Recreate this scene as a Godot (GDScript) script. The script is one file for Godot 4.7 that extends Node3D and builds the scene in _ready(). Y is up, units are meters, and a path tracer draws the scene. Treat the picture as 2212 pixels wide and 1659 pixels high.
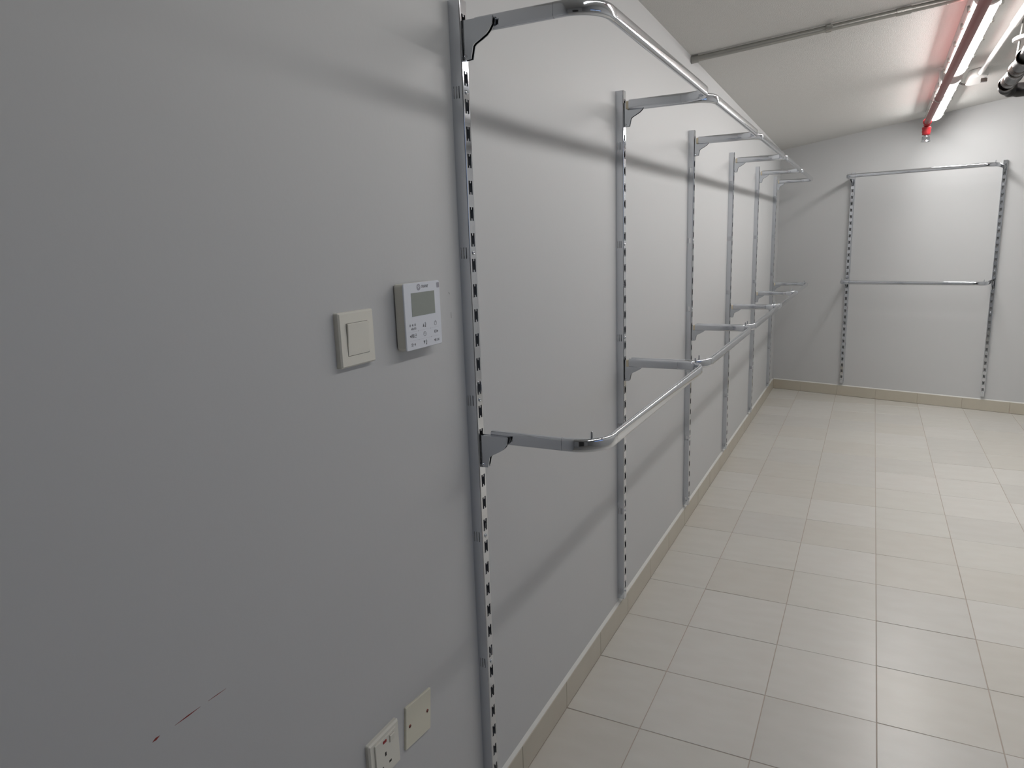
extends Node3D
# A long narrow stock room: chrome slotted uprights and U-shaped hanging rails on the left and far walls,
# thermostat, switch and sockets on the near left wall, tiled floor, sloping textured ceiling with lamps and pipes.

const CEIL_H := 2.099      # ceiling height at x = 0, z = -3
const CEIL_X := 0.1157     # the ceiling rises to the right
const CEIL_Z := 0.0193
const BACK_Z := -6.5321    # far wall at x = 0, it stands askew
const BACK_S := 0.2514
const RIGHT_X := 2.6
const FRONT_Z := 1.75
const WIN_Z0 := 0.1        # window in the right wall, beside the viewer
const WIN_Z1 := -1.5
const WIN_Y0 := 1.25
const WIN_Y1 := 2.1
const FIRST_U := 1.2366    # first upright, metres from the camera's plane along the left wall
const STEP_U := 0.9734
const RAIL_UP := 1.748
const RAIL_LOW := 0.948
# brightness of the light sources
const SKY_E := 1.1
const LAMP_DOWN := [0.22, 0.3, 0.38, 0.03]     # light of each lamp straight down, far ones first
const LAMP_SIDE := [0.68, 0.74, 0.47, 0.185]     # light of each lamp to either side
const LAMP_GLOW := [4.2, 4.2, 4.2, 4.2]     # glow of each diffuser

var M := {}
var taken := {}

# ---------------------------------------------------------------- helpers
func mat(col: Color, rough := 0.5, metal := 0.0) -> StandardMaterial3D:
	var m := StandardMaterial3D.new()
	m.albedo_color = col
	m.roughness = rough
	m.metallic = metal
	return m

func rgb(r: float, g: float, b: float) -> Color:
	return Color(r / 255.0, g / 255.0, b / 255.0)

func noise_tex(freq: float, seed_: int, normal := false, bump := 2.0, ramp: Gradient = null, size := 512, octaves := 3) -> NoiseTexture2D:
	var n := FastNoiseLite.new()
	n.noise_type = FastNoiseLite.TYPE_SIMPLEX_SMOOTH
	n.frequency = freq
	n.seed = seed_
	n.fractal_octaves = octaves
	var t := NoiseTexture2D.new()
	t.width = size
	t.height = size
	t.seamless = true
	t.noise = n
	t.as_normal_map = normal
	t.bump_strength = bump
	if ramp != null:
		t.color_ramp = ramp
	return t

func ramp2(a: Color, b: Color) -> Gradient:
	var g := Gradient.new()
	g.set_color(0, a)
	g.set_color(1, b)
	return g

func st_new() -> SurfaceTool:
	var st := SurfaceTool.new()
	st.begin(Mesh.PRIMITIVE_TRIANGLES)
	st.set_smooth_group(-1)
	return st

# corners run counter-clockwise as seen from outside
func tri(st: SurfaceTool, a: Vector3, b: Vector3, c: Vector3) -> void:
	st.add_vertex(a)
	st.add_vertex(c)
	st.add_vertex(b)

func quad(st: SurfaceTool, a: Vector3, b: Vector3, c: Vector3, d: Vector3) -> void:
	tri(st, a, b, c)
	tri(st, a, c, d)

func done(st: SurfaceTool) -> ArrayMesh:
	st.generate_normals()
	return st.commit()

func box(st: SurfaceTool, lo: Vector3, hi: Vector3) -> void:
	var a := Vector3(lo.x, lo.y, lo.z)
	var b := Vector3(hi.x, lo.y, lo.z)
	var c := Vector3(hi.x, hi.y, lo.z)
	var d := Vector3(lo.x, hi.y, lo.z)
	var e := Vector3(lo.x, lo.y, hi.z)
	var f := Vector3(hi.x, lo.y, hi.z)
	var g := Vector3(hi.x, hi.y, hi.z)
	var h := Vector3(lo.x, hi.y, hi.z)
	quad(st, e, f, g, h)
	quad(st, b, a, d, c)
	quad(st, f, b, c, g)
	quad(st, a, e, h, d)
	quad(st, h, g, c, d)
	quad(st, a, b, f, e)

# eight corners: four of the underside, four of the top, both counter-clockwise seen from above
func hexa(st: SurfaceTool, p: Array) -> void:
	quad(st, p[3], p[2], p[1], p[0])
	quad(st, p[4], p[5], p[6], p[7])
	for i in 4:
		var j := (i + 1) % 4
		quad(st, p[i], p[j], p[4 + j], p[4 + i])

# outline of a rectangle with round corners, counter-clockwise
func round_rect(w: float, h: float, r: float, seg := 4) -> PackedVector2Array:
	var out := PackedVector2Array()
	var cs := [Vector2(w / 2 - r, h / 2 - r), Vector2(-w / 2 + r, h / 2 - r), Vector2(-w / 2 + r, -h / 2 + r), Vector2(w / 2 - r, -h / 2 + r)]
	for k in 4:
		for i in seg + 1:
			var a := PI / 2 * (k + float(i) / seg)
			out.append(cs[k] + Vector2(cos(a), sin(a)) * r)
	return out

func shrink(poly: PackedVector2Array, c: float) -> PackedVector2Array:
	# inset of a convex counter-clockwise outline
	var n := poly.size()
	var out := PackedVector2Array()
	for i in n:
		var p := poly[i]
		var e0 := (p - poly[(i + n - 1) % n]).normalized()
		var e1 := (poly[(i + 1) % n] - p).normalized()
		var n0 := Vector2(-e0.y, e0.x)
		var n1 := Vector2(-e1.y, e1.x)
		var b := n0 + n1
		out.append(p + b * (c / max(0.25, 1.0 + n0.dot(n1))))
	return out

# prism of an outline in XY, from z0 to z1, its front edge chamfered by c
func triangles(poly: PackedVector2Array) -> PackedInt32Array:
	var idx := Geometry2D.triangulate_polygon(poly)
	if idx.is_empty():
		for i in range(1, poly.size() - 1):
			idx.append_array([0, i, i + 1])
	return idx

func prism(st: SurfaceTool, poly: PackedVector2Array, z0: float, z1: float, c := 0.0, at := Transform3D.IDENTITY) -> void:
	var n := poly.size()
	var front := shrink(poly, c) if c > 0.0 else poly
	for i in n:
		var j := (i + 1) % n
		var a := at * Vector3(poly[i].x, poly[i].y, z0)
		var b := at * Vector3(poly[j].x, poly[j].y, z0)
		var d := at * Vector3(poly[i].x, poly[i].y, z1 - c)
		var e := at * Vector3(poly[j].x, poly[j].y, z1 - c)
		quad(st, a, b, e, d)
		if c > 0.0:
			quad(st, d, e, at * Vector3(front[j].x, front[j].y, z1), at * Vector3(front[i].x, front[i].y, z1))
	var idx := triangles(front)
	for k in range(0, idx.size(), 3):
		var p := front[idx[k]]
		var q := front[idx[k + 1]]
		var r := front[idx[k + 2]]
		if (q - p).cross(r - p) < 0.0:
			var s := q
			q = r
			r = s
		tri(st, at * Vector3(p.x, p.y, z1), at * Vector3(q.x, q.y, z1), at * Vector3(r.x, r.y, z1))
	idx = triangles(poly)
	for k in range(0, idx.size(), 3):
		var p := poly[idx[k]]
		var q := poly[idx[k + 1]]
		var r := poly[idx[k + 2]]
		if (q - p).cross(r - p) > 0.0:
			var s := q
			q = r
			r = s
		tri(st, at * Vector3(p.x, p.y, z0), at * Vector3(q.x, q.y, z0), at * Vector3(r.x, r.y, z0))

# closed outline carried along a list of frames (origin, basis.x = outline x, basis.y = outline y)
func sweep(st: SurfaceTool, prof: PackedVector2Array, frames: Array, caps := true) -> void:
	var n := prof.size()
	st.set_smooth_group(1)
	for k in frames.size() - 1:
		var f: Transform3D = frames[k]
		var g: Transform3D = frames[k + 1]
		for i in n:
			var j := (i + 1) % n
			quad(st, f * Vector3(prof[i].x, prof[i].y, 0), f * Vector3(prof[j].x, prof[j].y, 0), g * Vector3(prof[j].x, prof[j].y, 0), g * Vector3(prof[i].x, prof[i].y, 0))
	st.set_smooth_group(-1)
	if caps:
		var f: Transform3D = frames[0]
		var g: Transform3D = frames[frames.size() - 1]
		for i in range(1, n - 1):
			tri(st, f * Vector3(prof[0].x, prof[0].y, 0), f * Vector3(prof[i + 1].x, prof[i + 1].y, 0), f * Vector3(prof[i].x, prof[i].y, 0))
			tri(st, g * Vector3(prof[0].x, prof[0].y, 0), g * Vector3(prof[i].x, prof[i].y, 0), g * Vector3(prof[i + 1].x, prof[i + 1].y, 0))

func circle(r: float, n := 20) -> PackedVector2Array:
	var out := PackedVector2Array()
	for i in n:
		out.append(Vector2(cos(TAU * i / n), sin(TAU * i / n)) * r)
	return out

func frame_to(p: Vector3, dir: Vector3, up := Vector3.UP) -> Transform3D:
	var z := dir.normalized()
	if absf(z.dot(up)) > 0.95:
		up = Vector3.RIGHT
	var x := up.cross(z).normalized()
	return Transform3D(Basis(x, z.cross(x), z), p)

func tube(st: SurfaceTool, pts: Array, r: float, n := 20) -> void:
	var fr := []
	for i in pts.size():
		var a: Vector3 = pts[max(0, i - 1)]
		var b: Vector3 = pts[min(pts.size() - 1, i + 1)]
		fr.append(frame_to(pts[i], b - a))
	sweep(st, circle(r, n), fr)

# profile points (radius, height) turned round the frame's z axis
func lathe(st: SurfaceTool, prof: Array, at: Transform3D, n := 20, smooth := true) -> void:
	st.set_smooth_group(2 if smooth else -1)
	for k in prof.size() - 1:
		var p: Vector2 = prof[k]
		var q: Vector2 = prof[k + 1]
		for i in n:
			var a := TAU * i / n
			var b := TAU * (i + 1) / n
			var pa := at * Vector3(cos(a) * p.x, sin(a) * p.x, p.y)
			var pb := at * Vector3(cos(b) * p.x, sin(b) * p.x, p.y)
			var qa := at * Vector3(cos(a) * q.x, sin(a) * q.x, q.y)
			var qb := at * Vector3(cos(b) * q.x, sin(b) * q.x, q.y)
			if p.x > 1e-6:
				tri(st, pa, pb, qb if q.x > 1e-6 else qa)
			if q.x > 1e-6:
				tri(st, pa, qb, qa)
	st.set_smooth_group(-1)

func numbered(called: String) -> String:
	var n: int = taken.get(called, 0)
	taken[called] = n + 1
	return called if n == 0 else "%s_%03d" % [called, n]

func part(called: String, mesh: Mesh, m: Material, parent: Node, at := Transform3D.IDENTITY, label := "") -> MeshInstance3D:
	var o := MeshInstance3D.new()
	o.name = called
	o.mesh = mesh
	o.material_override = m
	o.transform = at
	o.cast_shadow = GeometryInstance3D.SHADOW_CASTING_SETTING_ON
	parent.add_child(o, true)
	if label != "":
		o.set_meta("label", label)
	return o

func thing(called: String, label: String, category: String, pos: Vector3, turn := 0.0, group := "") -> Node3D:
	var o := Node3D.new()
	o.name = numbered(called)
	add_child(o, true)
	o.position = pos
	o.rotation.y = turn
	tag(o, label, category, group)
	return o

func tag(o: Node, label: String, category: String, group := "") -> void:
	o.set_meta("label", label)
	o.set_meta("category", category)
	if group != "":
		o.set_meta("group", group)

func struct(called: String, mesh: Mesh, m: Material, label: String, category: String) -> MeshInstance3D:
	var o := part(called, mesh, m, self)
	tag(o, label, category)
	o.set_meta("kind", "structure")
	return o

func ceil_y(x: float, z: float) -> float:
	return CEIL_H + CEIL_X * x + CEIL_Z * (z + 3.0)

func back_z(x: float) -> float:
	return BACK_Z + BACK_S * x

func move(x: float, y: float, z: float) -> Transform3D:
	return Transform3D(Basis.IDENTITY, Vector3(x, y, z))

# ---------------------------------------------------------------- scene
func _ready() -> void:
	# camera
	var cam := Camera3D.new()
	cam.name = "camera"
	cam.fov = 57.266
	cam.near = 0.02
	cam.transform = Transform3D(Basis(Vector3.UP, 0.4733) * Basis(Vector3.RIGHT, -0.1978) * Basis(Vector3.BACK, -0.0339), Vector3(0.7345, 1.3455, 0))
	add_child(cam)
	cam.current = true

	# sky: daylight comes in through the window beside the camera
	var sky_mat := ProceduralSkyMaterial.new()
	sky_mat.sky_top_color = rgb(100, 146, 228)
	sky_mat.sky_horizon_color = rgb(178, 204, 242)
	sky_mat.ground_bottom_color = rgb(120, 118, 112)
	sky_mat.ground_horizon_color = rgb(160, 160, 158)
	sky_mat.energy_multiplier = SKY_E
	var sky := Sky.new()
	sky.sky_material = sky_mat
	var env := Environment.new()
	env.background_mode = Environment.BG_SKY
	env.sky = sky
	env.tonemap_mode = Environment.TONE_MAPPER_LINEAR
	env.tonemap_exposure = 1.0
	env.sdfgi_enabled = true
	env.ssao_enabled = true
	env.ssil_enabled = true
	var we := WorldEnvironment.new()
	we.name = "environment"
	we.environment = env
	add_child(we)

	make_materials()
	build_room()
	build_lamps()
	build_uprights()
	build_rails()
	build_wall_plates()
	build_thermostat()
	build_ceiling_services()

func make_materials() -> void:
	var wall := mat(rgb(198, 199, 200), 0.52)
	wall.normal_enabled = true
	wall.normal_texture = noise_tex(0.05, 3, true, 1.6)
	wall.normal_scale = 0.07
	wall.uv1_triplanar = true
	wall.uv1_world_triplanar = true
	wall.uv1_scale = Vector3(3.0, 3.0, 3.0)
	M.wall = wall
	var ceil := mat(rgb(214, 213, 210), 0.95)
	ceil.normal_enabled = true
	ceil.normal_texture = noise_tex(0.07, 11, true, 6.0)
	ceil.normal_scale = 0.42
	ceil.uv1_triplanar = true
	ceil.uv1_world_triplanar = true
	ceil.uv1_scale = Vector3(4.6, 4.6, 4.6)
	M.ceil = ceil
	M.tiles = []
	var tones := [rgb(207, 205, 199), rgb(204, 201, 194), rgb(209, 207, 202), rgb(203, 201, 196)]
	var cloudy := noise_tex(0.012, 21, false, 1.0, ramp2(rgb(249, 248, 247), rgb(255, 255, 255)), 512, 3)
	var scuffed := noise_tex(0.03, 22, false, 1.0, ramp2(Color(0.9, 0.9, 0.9), Color(1, 1, 1)), 512, 3)
	for k in 4:
		var t := mat(tones[k], 0.33)
		t.albedo_texture = cloudy
		t.roughness_texture = scuffed
		t.roughness_texture_channel = BaseMaterial3D.TEXTURE_CHANNEL_RED
		t.uv1_triplanar = true
		t.uv1_world_triplanar = true
		t.uv1_scale = Vector3(0.9, 0.9, 2.2)
		t.metallic_specular = 0.5
		M.tiles.append(t)
	var skirt := mat(rgb(193, 187, 173), 0.35)
	skirt.albedo_texture = cloudy
	skirt.uv1_triplanar = true
	skirt.uv1_world_triplanar = true
	M.skirt = skirt
	M.grout = mat(rgb(178, 166, 156), 0.9)
	M.caulk = mat(rgb(214, 214, 210), 0.6)
	M.chrome = mat(rgb(208, 211, 216), 0.09, 1.0)
	M.chrome_soft = mat(rgb(200, 204, 209), 0.16, 1.0)
	M.white = mat(rgb(226, 224, 214), 0.35)
	M.white_cool = mat(rgb(222, 226, 234), 0.3)
	M.cream = mat(rgb(220, 217, 200), 0.35)
	M.dark = mat(rgb(18, 17, 17), 0.6)
	M.grey_print = mat(rgb(98, 98, 104), 0.5)
	M.pale_print = mat(rgb(158, 158, 168), 0.5)
	M.faint_print = mat(rgb(192, 194, 202), 0.4)
	M.lcd = mat(rgb(146, 152, 146), 0.2)
	M.beige_plug = mat(rgb(214, 204, 182), 0.5)
	M.galv = mat(rgb(168, 168, 164), 0.38, 0.85)
	M.red_pipe = mat(rgb(154, 94, 93), 0.45)
	M.red_tape = mat(rgb(172, 44, 50), 0.35)
	M.black_foam = mat(rgb(30, 28, 29), 0.32)
	M.foil = mat(rgb(70, 62, 58), 0.25)
	M.lamp_body = mat(rgb(214, 214, 212), 0.45)
	M.shopfront = mat(rgb(52, 50, 50), 0.5)
	M.scuff = mat(rgb(140, 48, 42), 0.7)
	M.neon = mat(rgb(150, 20, 28), 0.2)
	M.brass = mat(rgb(150, 92, 84), 0.35, 0.6)
	var lens := mat(rgb(240, 240, 238), 0.3)
	lens.emission_enabled = true
	lens.emission = Color(1.0, 0.993, 0.982)
	lens.emission_energy_multiplier = 5.0
	M.lens = lens

# ---------------------------------------------------------------- room
func build_room() -> void:
	var room := PackedVector2Array([Vector2(0.0, -BACK_Z), Vector2(0.0, -FRONT_Z), Vector2(RIGHT_X, -FRONT_Z), Vector2(RIGHT_X, -back_z(RIGHT_X))])  # x and -z
	# floor: a bed of grout with tiles of their own on it
	var st := st_new()
	var lay := Transform3D(Basis(Vector3(1, 0, 0), Vector3(0, 0, -1), Vector3(0, 1, 0)), Vector3.ZERO)   # outline (x, -z), thickness up
	var bed := PackedVector2Array([Vector2(-0.1, 6.75), Vector2(-0.1, -FRONT_Z - 0.1), Vector2(RIGHT_X + 0.1, -FRONT_Z - 0.1), Vector2(RIGHT_X + 0.1, 6.75)])
	prism(st, bed, -0.12, -0.0012, 0.0, lay)
	var floor_ := struct("floor", done(st), M.grout, "pale tiled floor with thin brownish grout lines", "floor")
	var rng := RandomNumberGenerator.new()
	rng.seed = 5
	var inner := PackedVector2Array([Vector2(0.0105, 6.6), Vector2(0.0105, -FRONT_Z), Vector2(RIGHT_X, -FRONT_Z), Vector2(RIGHT_X, -back_z(RIGHT_X) - 0.011), Vector2(0.0105, -back_z(0.0105) - 0.011)])
	inner.remove_at(0)
	var full: ArrayMesh = null
	var sx := 0.2959
	var sz := 0.2933
	for r in range(-12, 18):
		for c in range(-1, 9):
			var x0 := 0.2296 + sx * c
			var u0 := 1.6977 + sz * r
			var g := 0.00115
			var cell := PackedVector2Array([Vector2(x0 + g, u0 + g), Vector2(x0 + sx - g, u0 + g), Vector2(x0 + sx - g, u0 + sz - g), Vector2(x0 + g, u0 + sz - g)])
			for poly in Geometry2D.intersect_polygons(cell, inner):
				var lo := Vector2(1e9, 1e9)
				var hi := -lo
				var area := 0.0
				for i in poly.size():
					lo = lo.min(poly[i])
					hi = hi.max(poly[i])
					area += poly[i].cross(poly[(i + 1) % poly.size()]) / 2.0
				if hi.x - lo.x < 0.012 or hi.y - lo.y < 0.012:
					continue
				if area < 0.0:
					poly.reverse()
				# drop corners that fall on one another
				var clean := PackedVector2Array()
				for i in poly.size():
					if poly[i].distance_to(poly[(i + 1) % poly.size()]) > 0.003:
						clean.append(poly[i])
				poly = clean
				if poly.size() < 3:
					continue
				var mid := (lo + hi) / 2.0
				var whole: bool = poly.size() == 4 and hi.x - lo.x > sx - 2.5 * g and hi.y - lo.y > sz - 2.5 * g
				var mesh: ArrayMesh
				if whole and full != null:
					mesh = full
				else:
					var local := PackedVector2Array()
					for q in poly:
						local.append(q - mid)
					var ts := st_new()
					prism(ts, local, -0.009, 0.0, 0.0008, lay)
					mesh = done(ts)
					if whole:
						full = mesh
				var tilt := Basis(Vector3.RIGHT, rng.randf_range(-0.003, 0.003)) * Basis(Vector3.BACK, rng.randf_range(-0.003, 0.003))
				part("floor_tile", mesh, M.tiles[rng.randi() % 4], floor_, Transform3D(tilt, Vector3(mid.x, 0, -mid.y)))
	# walls
	var top := func(x: float, z: float) -> float: return ceil_y(x, z) + 0.05
	var t := 0.1
	st = st_new()
	wall_block(st, [Vector2(-t, FRONT_Z + t), Vector2(0, FRONT_Z + t), Vector2(0, BACK_Z - 0.12), Vector2(-t, BACK_Z - 0.12)])
	var wl := struct("wall_left", done(st), M.wall, "long light grey painted wall on the left", "wall")
	st = st_new()
	wall_block(st, [Vector2(0, BACK_Z), Vector2(RIGHT_X, back_z(RIGHT_X)), Vector2(RIGHT_X, back_z(RIGHT_X) - t), Vector2(0, BACK_Z - t)])
	struct("wall_back", done(st), M.wall, "light grey painted far wall standing askew", "wall")
	st = st_new()
	var rb := back_z(RIGHT_X) - t
	for q in [[FRONT_Z + t, WIN_Z0], [WIN_Z1, rb]]:
		wall_block(st, [Vector2(RIGHT_X, q[0]), Vector2(RIGHT_X + t, q[0]), Vector2(RIGHT_X + t, q[1]), Vector2(RIGHT_X, q[1])])
	wall_block(st, [Vector2(RIGHT_X, WIN_Z0), Vector2(RIGHT_X + t, WIN_Z0), Vector2(RIGHT_X + t, WIN_Z1), Vector2(RIGHT_X, WIN_Z1)], WIN_Y1)
	box(st, Vector3(RIGHT_X, -0.1, WIN_Z1), Vector3(RIGHT_X + t, WIN_Y0, WIN_Z0))
	struct("wall_right", done(st), M.wall, "light grey wall with a window outside the view on the right", "wall")
	# window in it
	st = st_new()
	for q in [[WIN_Z1, WIN_Z1 + 0.05], [WIN_Z0 - 0.05, WIN_Z0], [(WIN_Z0 + WIN_Z1) / 2 - 0.025, (WIN_Z0 + WIN_Z1) / 2 + 0.025]]:
		box(st, Vector3(RIGHT_X + 0.03, WIN_Y0 + 0.05, q[0]), Vector3(RIGHT_X + 0.08, WIN_Y1 - 0.05, q[1]))
	box(st, Vector3(RIGHT_X + 0.03, WIN_Y0, WIN_Z1), Vector3(RIGHT_X + 0.08, WIN_Y0 + 0.05, WIN_Z0))
	box(st, Vector3(RIGHT_X + 0.03, WIN_Y1 - 0.05, WIN_Z1), Vector3(RIGHT_X + 0.08, WIN_Y1, WIN_Z0))
	var win := struct("window_1", done(st), M.shopfront, "dark framed window on the right outside the view", "window")
	var pane := mat(Color(0.9, 0.95, 1.0, 0.08), 0.02)
	pane.transparency = BaseMaterial3D.TRANSPARENCY_ALPHA
	for q in [[WIN_Z1 + 0.05, (WIN_Z0 + WIN_Z1) / 2 - 0.025], [(WIN_Z0 + WIN_Z1) / 2 + 0.025, WIN_Z0 - 0.05]]:
		st = st_new()
		box(st, Vector3(RIGHT_X + 0.052, WIN_Y0 + 0.05, q[0]), Vector3(RIGHT_X + 0.058, WIN_Y1 - 0.05, q[1]))
		part("pane", done(st), pane, win)
	# wall behind the camera with a door
	st = st_new()
	var dx0 := 0.8
	var dx1 := 1.8
	var dh := 2.05
	wall_block(st, [Vector2(0, FRONT_Z + t), Vector2(dx0, FRONT_Z + t), Vector2(dx0, FRONT_Z), Vector2(0, FRONT_Z)])
	wall_block(st, [Vector2(dx1, FRONT_Z + t), Vector2(RIGHT_X, FRONT_Z + t), Vector2(RIGHT_X, FRONT_Z), Vector2(dx1, FRONT_Z)])
	wall_block(st, [Vector2(dx0, FRONT_Z + t), Vector2(dx1, FRONT_Z + t), Vector2(dx1, FRONT_Z), Vector2(dx0, FRONT_Z)], dh)
	struct("wall_front", done(st), M.wall, "light grey wall with a doorway behind the viewer", "wall")
	st = st_new()
	box(st, Vector3(dx0, 0, FRONT_Z - 0.012), Vector3(dx0 + 0.04, dh, FRONT_Z + t + 0.012))
	box(st, Vector3(dx1 - 0.04, 0, FRONT_Z - 0.012), Vector3(dx1, dh, FRONT_Z + t + 0.012))
	box(st, Vector3(dx0 + 0.04, dh - 0.04, FRONT_Z - 0.012), Vector3(dx1 - 0.04, dh, FRONT_Z + t + 0.012))
	var frame := struct("door_1", done(st), mat(rgb(120, 112, 104), 0.5), "closed dark door in the wall behind the viewer", "door")
	st = st_new()
	box(st, Vector3(dx0 + 0.042, 0.004, FRONT_Z + 0.02), Vector3(dx1 - 0.042, dh - 0.042, FRONT_Z + 0.06))
	part("door_leaf", done(st), M.shopfront, frame)
	st = st_new()
	tube(st, [Vector3(dx0 + 0.1, 1.0, FRONT_Z + 0.02), Vector3(dx0 + 0.1, 1.0, FRONT_Z - 0.03), Vector3(dx0 + 0.21, 1.0, FRONT_Z - 0.035)], 0.009, 10)
	part("door_handle", done(st), M.chrome_soft, frame)
	# ceiling
	st = st_new()
	var cs := []
	for q in [Vector2(-t, FRONT_Z + t), Vector2(RIGHT_X + t, FRONT_Z + t), Vector2(RIGHT_X + t, -6.75), Vector2(-t, -6.75)]:
		cs.append(Vector3(q.x, ceil_y(q.x, q.y), q.y))
	for i in 4:
		cs.append(cs[i] + Vector3(0, 0.12, 0))
	hexa(st, cs)
	struct("ceiling", done(st), M.ceil, "sloping off-white ceiling with coarse sprayed texture", "ceiling")
	# skirting tiles
	skirting("baseboard_left", "beige tile skirting along the left wall", Vector3.ZERO, PI / 2, range(-11, 17), 1.6977, 0.2933, -FRONT_Z + 0.02, -BACK_Z - 0.012)
	var a := -atan(BACK_S)
	var n := sqrt(1.0 + BACK_S * BACK_S)
	skirting("baseboard_back", "beige tile skirting along the far wall", Vector3(0, 0, BACK_Z), a, range(-2, 9), 0.55, 0.3, 0.012, RIGHT_X * n - 0.01)
	# scuffs on the left wall
	for sc in [[0.459, 0.7745, 0.4695, 0.7765, 0.0016], [0.490, 0.7757, 0.5285, 0.7768, 0.0008], [0.540, 0.7770, 0.569, 0.7768, 0.0004]]:
		st = st_new()
		var p0 := Vector2(sc[0], sc[1])
		var p1 := Vector2(sc[2], sc[3])
		var w: float = sc[4]
		var mid := (p0 + p1) / 2
		var nn := (p1 - p0).normalized().orthogonal() * w
		var poly := PackedVector2Array([p0, mid + nn, p1, mid - nn])
		if (poly[1] - poly[0]).cross(poly[2] - poly[1]) < 0:
			poly.reverse()
		prism(st, poly, 0.0, 0.0003)
		part("scuff_mark", done(st), M.scuff, wl, Transform3D(Basis(Vector3.UP, PI / 2), Vector3.ZERO), "thin red scuff mark")
	for sc in [[1.176, 1.256, 1.179, 1.251, 0.0006], [1.181, 1.216, 1.1815, 1.204, 0.0003]]:
		st = st_new()
		var p0 := Vector2(sc[0], sc[1])
		var p1 := Vector2(sc[2], sc[3])
		var w: float = sc[4]
		var mid := (p0 + p1) / 2
		var nn := (p1 - p0).normalized().orthogonal() * w
		var poly := PackedVector2Array([p0, mid + nn, p1, mid - nn])
		if (poly[1] - poly[0]).cross(poly[2] - poly[1]) < 0:
			poly.reverse()
		prism(st, poly, 0.0, 0.0003)
		part("pencil_mark", done(st), M.grey_print, wl, Transform3D(Basis(Vector3.UP, PI / 2), Vector3.ZERO), "faint grey pencil mark")

# a wall of the outline given in (x, z), counter-clockwise seen from above, up to just inside the ceiling
func wall_block(st: SurfaceTool, q: Array, from := -0.1) -> void:
	var p := []
	for v in q:
		p.append(Vector3(v.x, from, v.y))
	for v in q:
		p.append(Vector3(v.x, ceil_y(v.x, v.y) + 0.04, v.y))
	hexa(st, p)

func skirting(called: String, label: String, pos: Vector3, turn: float, ks: Array, first: float, step: float, u_min: float, u_max: float) -> void:
	# thin mortar bed behind, tiles in front, a bead of white sealant on top
	var st := st_new()
	box(st, Vector3(u_min, 0.001, 0), Vector3(u_max, 0.082, 0.0085))
	var bed := struct(called, done(st), M.grout, label, "skirting")
	bed.position = pos
	bed.rotation.y = turn
	var shared: ArrayMesh = null
	for k in ks:
		var a: float = max(u_min, first + step * k + 0.0009)
		var b: float = min(u_max, first + step * (k + 1) - 0.0009)
		if b - a < 0.01:
			continue
		var whole: bool = b - a > step - 0.002
		var mesh: ArrayMesh
		if whole and shared != null:
			mesh = shared
		else:
			st = st_new()
			prism(st, PackedVector2Array([Vector2((a - b) / 2, 0.0), Vector2((b - a) / 2, 0.0), Vector2((b - a) / 2, 0.0825), Vector2((a - b) / 2, 0.0825)]), 0.0, 0.0105, 0.0012)
			mesh = done(st)
			if whole:
				shared = mesh
		part("skirting_tile", mesh, M.skirt, bed, move((a + b) / 2, 0.0005, 0))
	st = st_new()
	prism(st, PackedVector2Array([Vector2(0.0, 0.0822), Vector2(0.0095, 0.0822), Vector2(0.006, 0.0852), Vector2(0.0, 0.089)]), u_min, u_max, 0.0, Transform3D(Basis(Vector3(0, 0, 1), Vector3(0, 1, 0), Vector3(1, 0, 0)), Vector3.ZERO))
	part("sealant_bead", done(st), M.caulk, bed, Transform3D.IDENTITY, "white sealant bead")

# ---------------------------------------------------------------- lamps
func build_lamps() -> void:
	var row := "ceiling batten lamps in one row"
	make_lamp(0, 1.058, -4.70, -6.02, "lit white batten lamp on the ceiling, the farther one by the sprinkler", row)
	make_lamp(1, 1.056, -3.27, -4.55, "lit white batten lamp on the ceiling, the nearer of the two, behind red pipe", row)
	make_lamp(2, 1.056, -1.85, -3.13, "lit white batten lamp outside the view, next to the nearer visible one", row)
	make_lamp(3, 1.056, -0.43, -1.71, "lit white batten lamp on the ceiling above the viewer", row)

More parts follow.
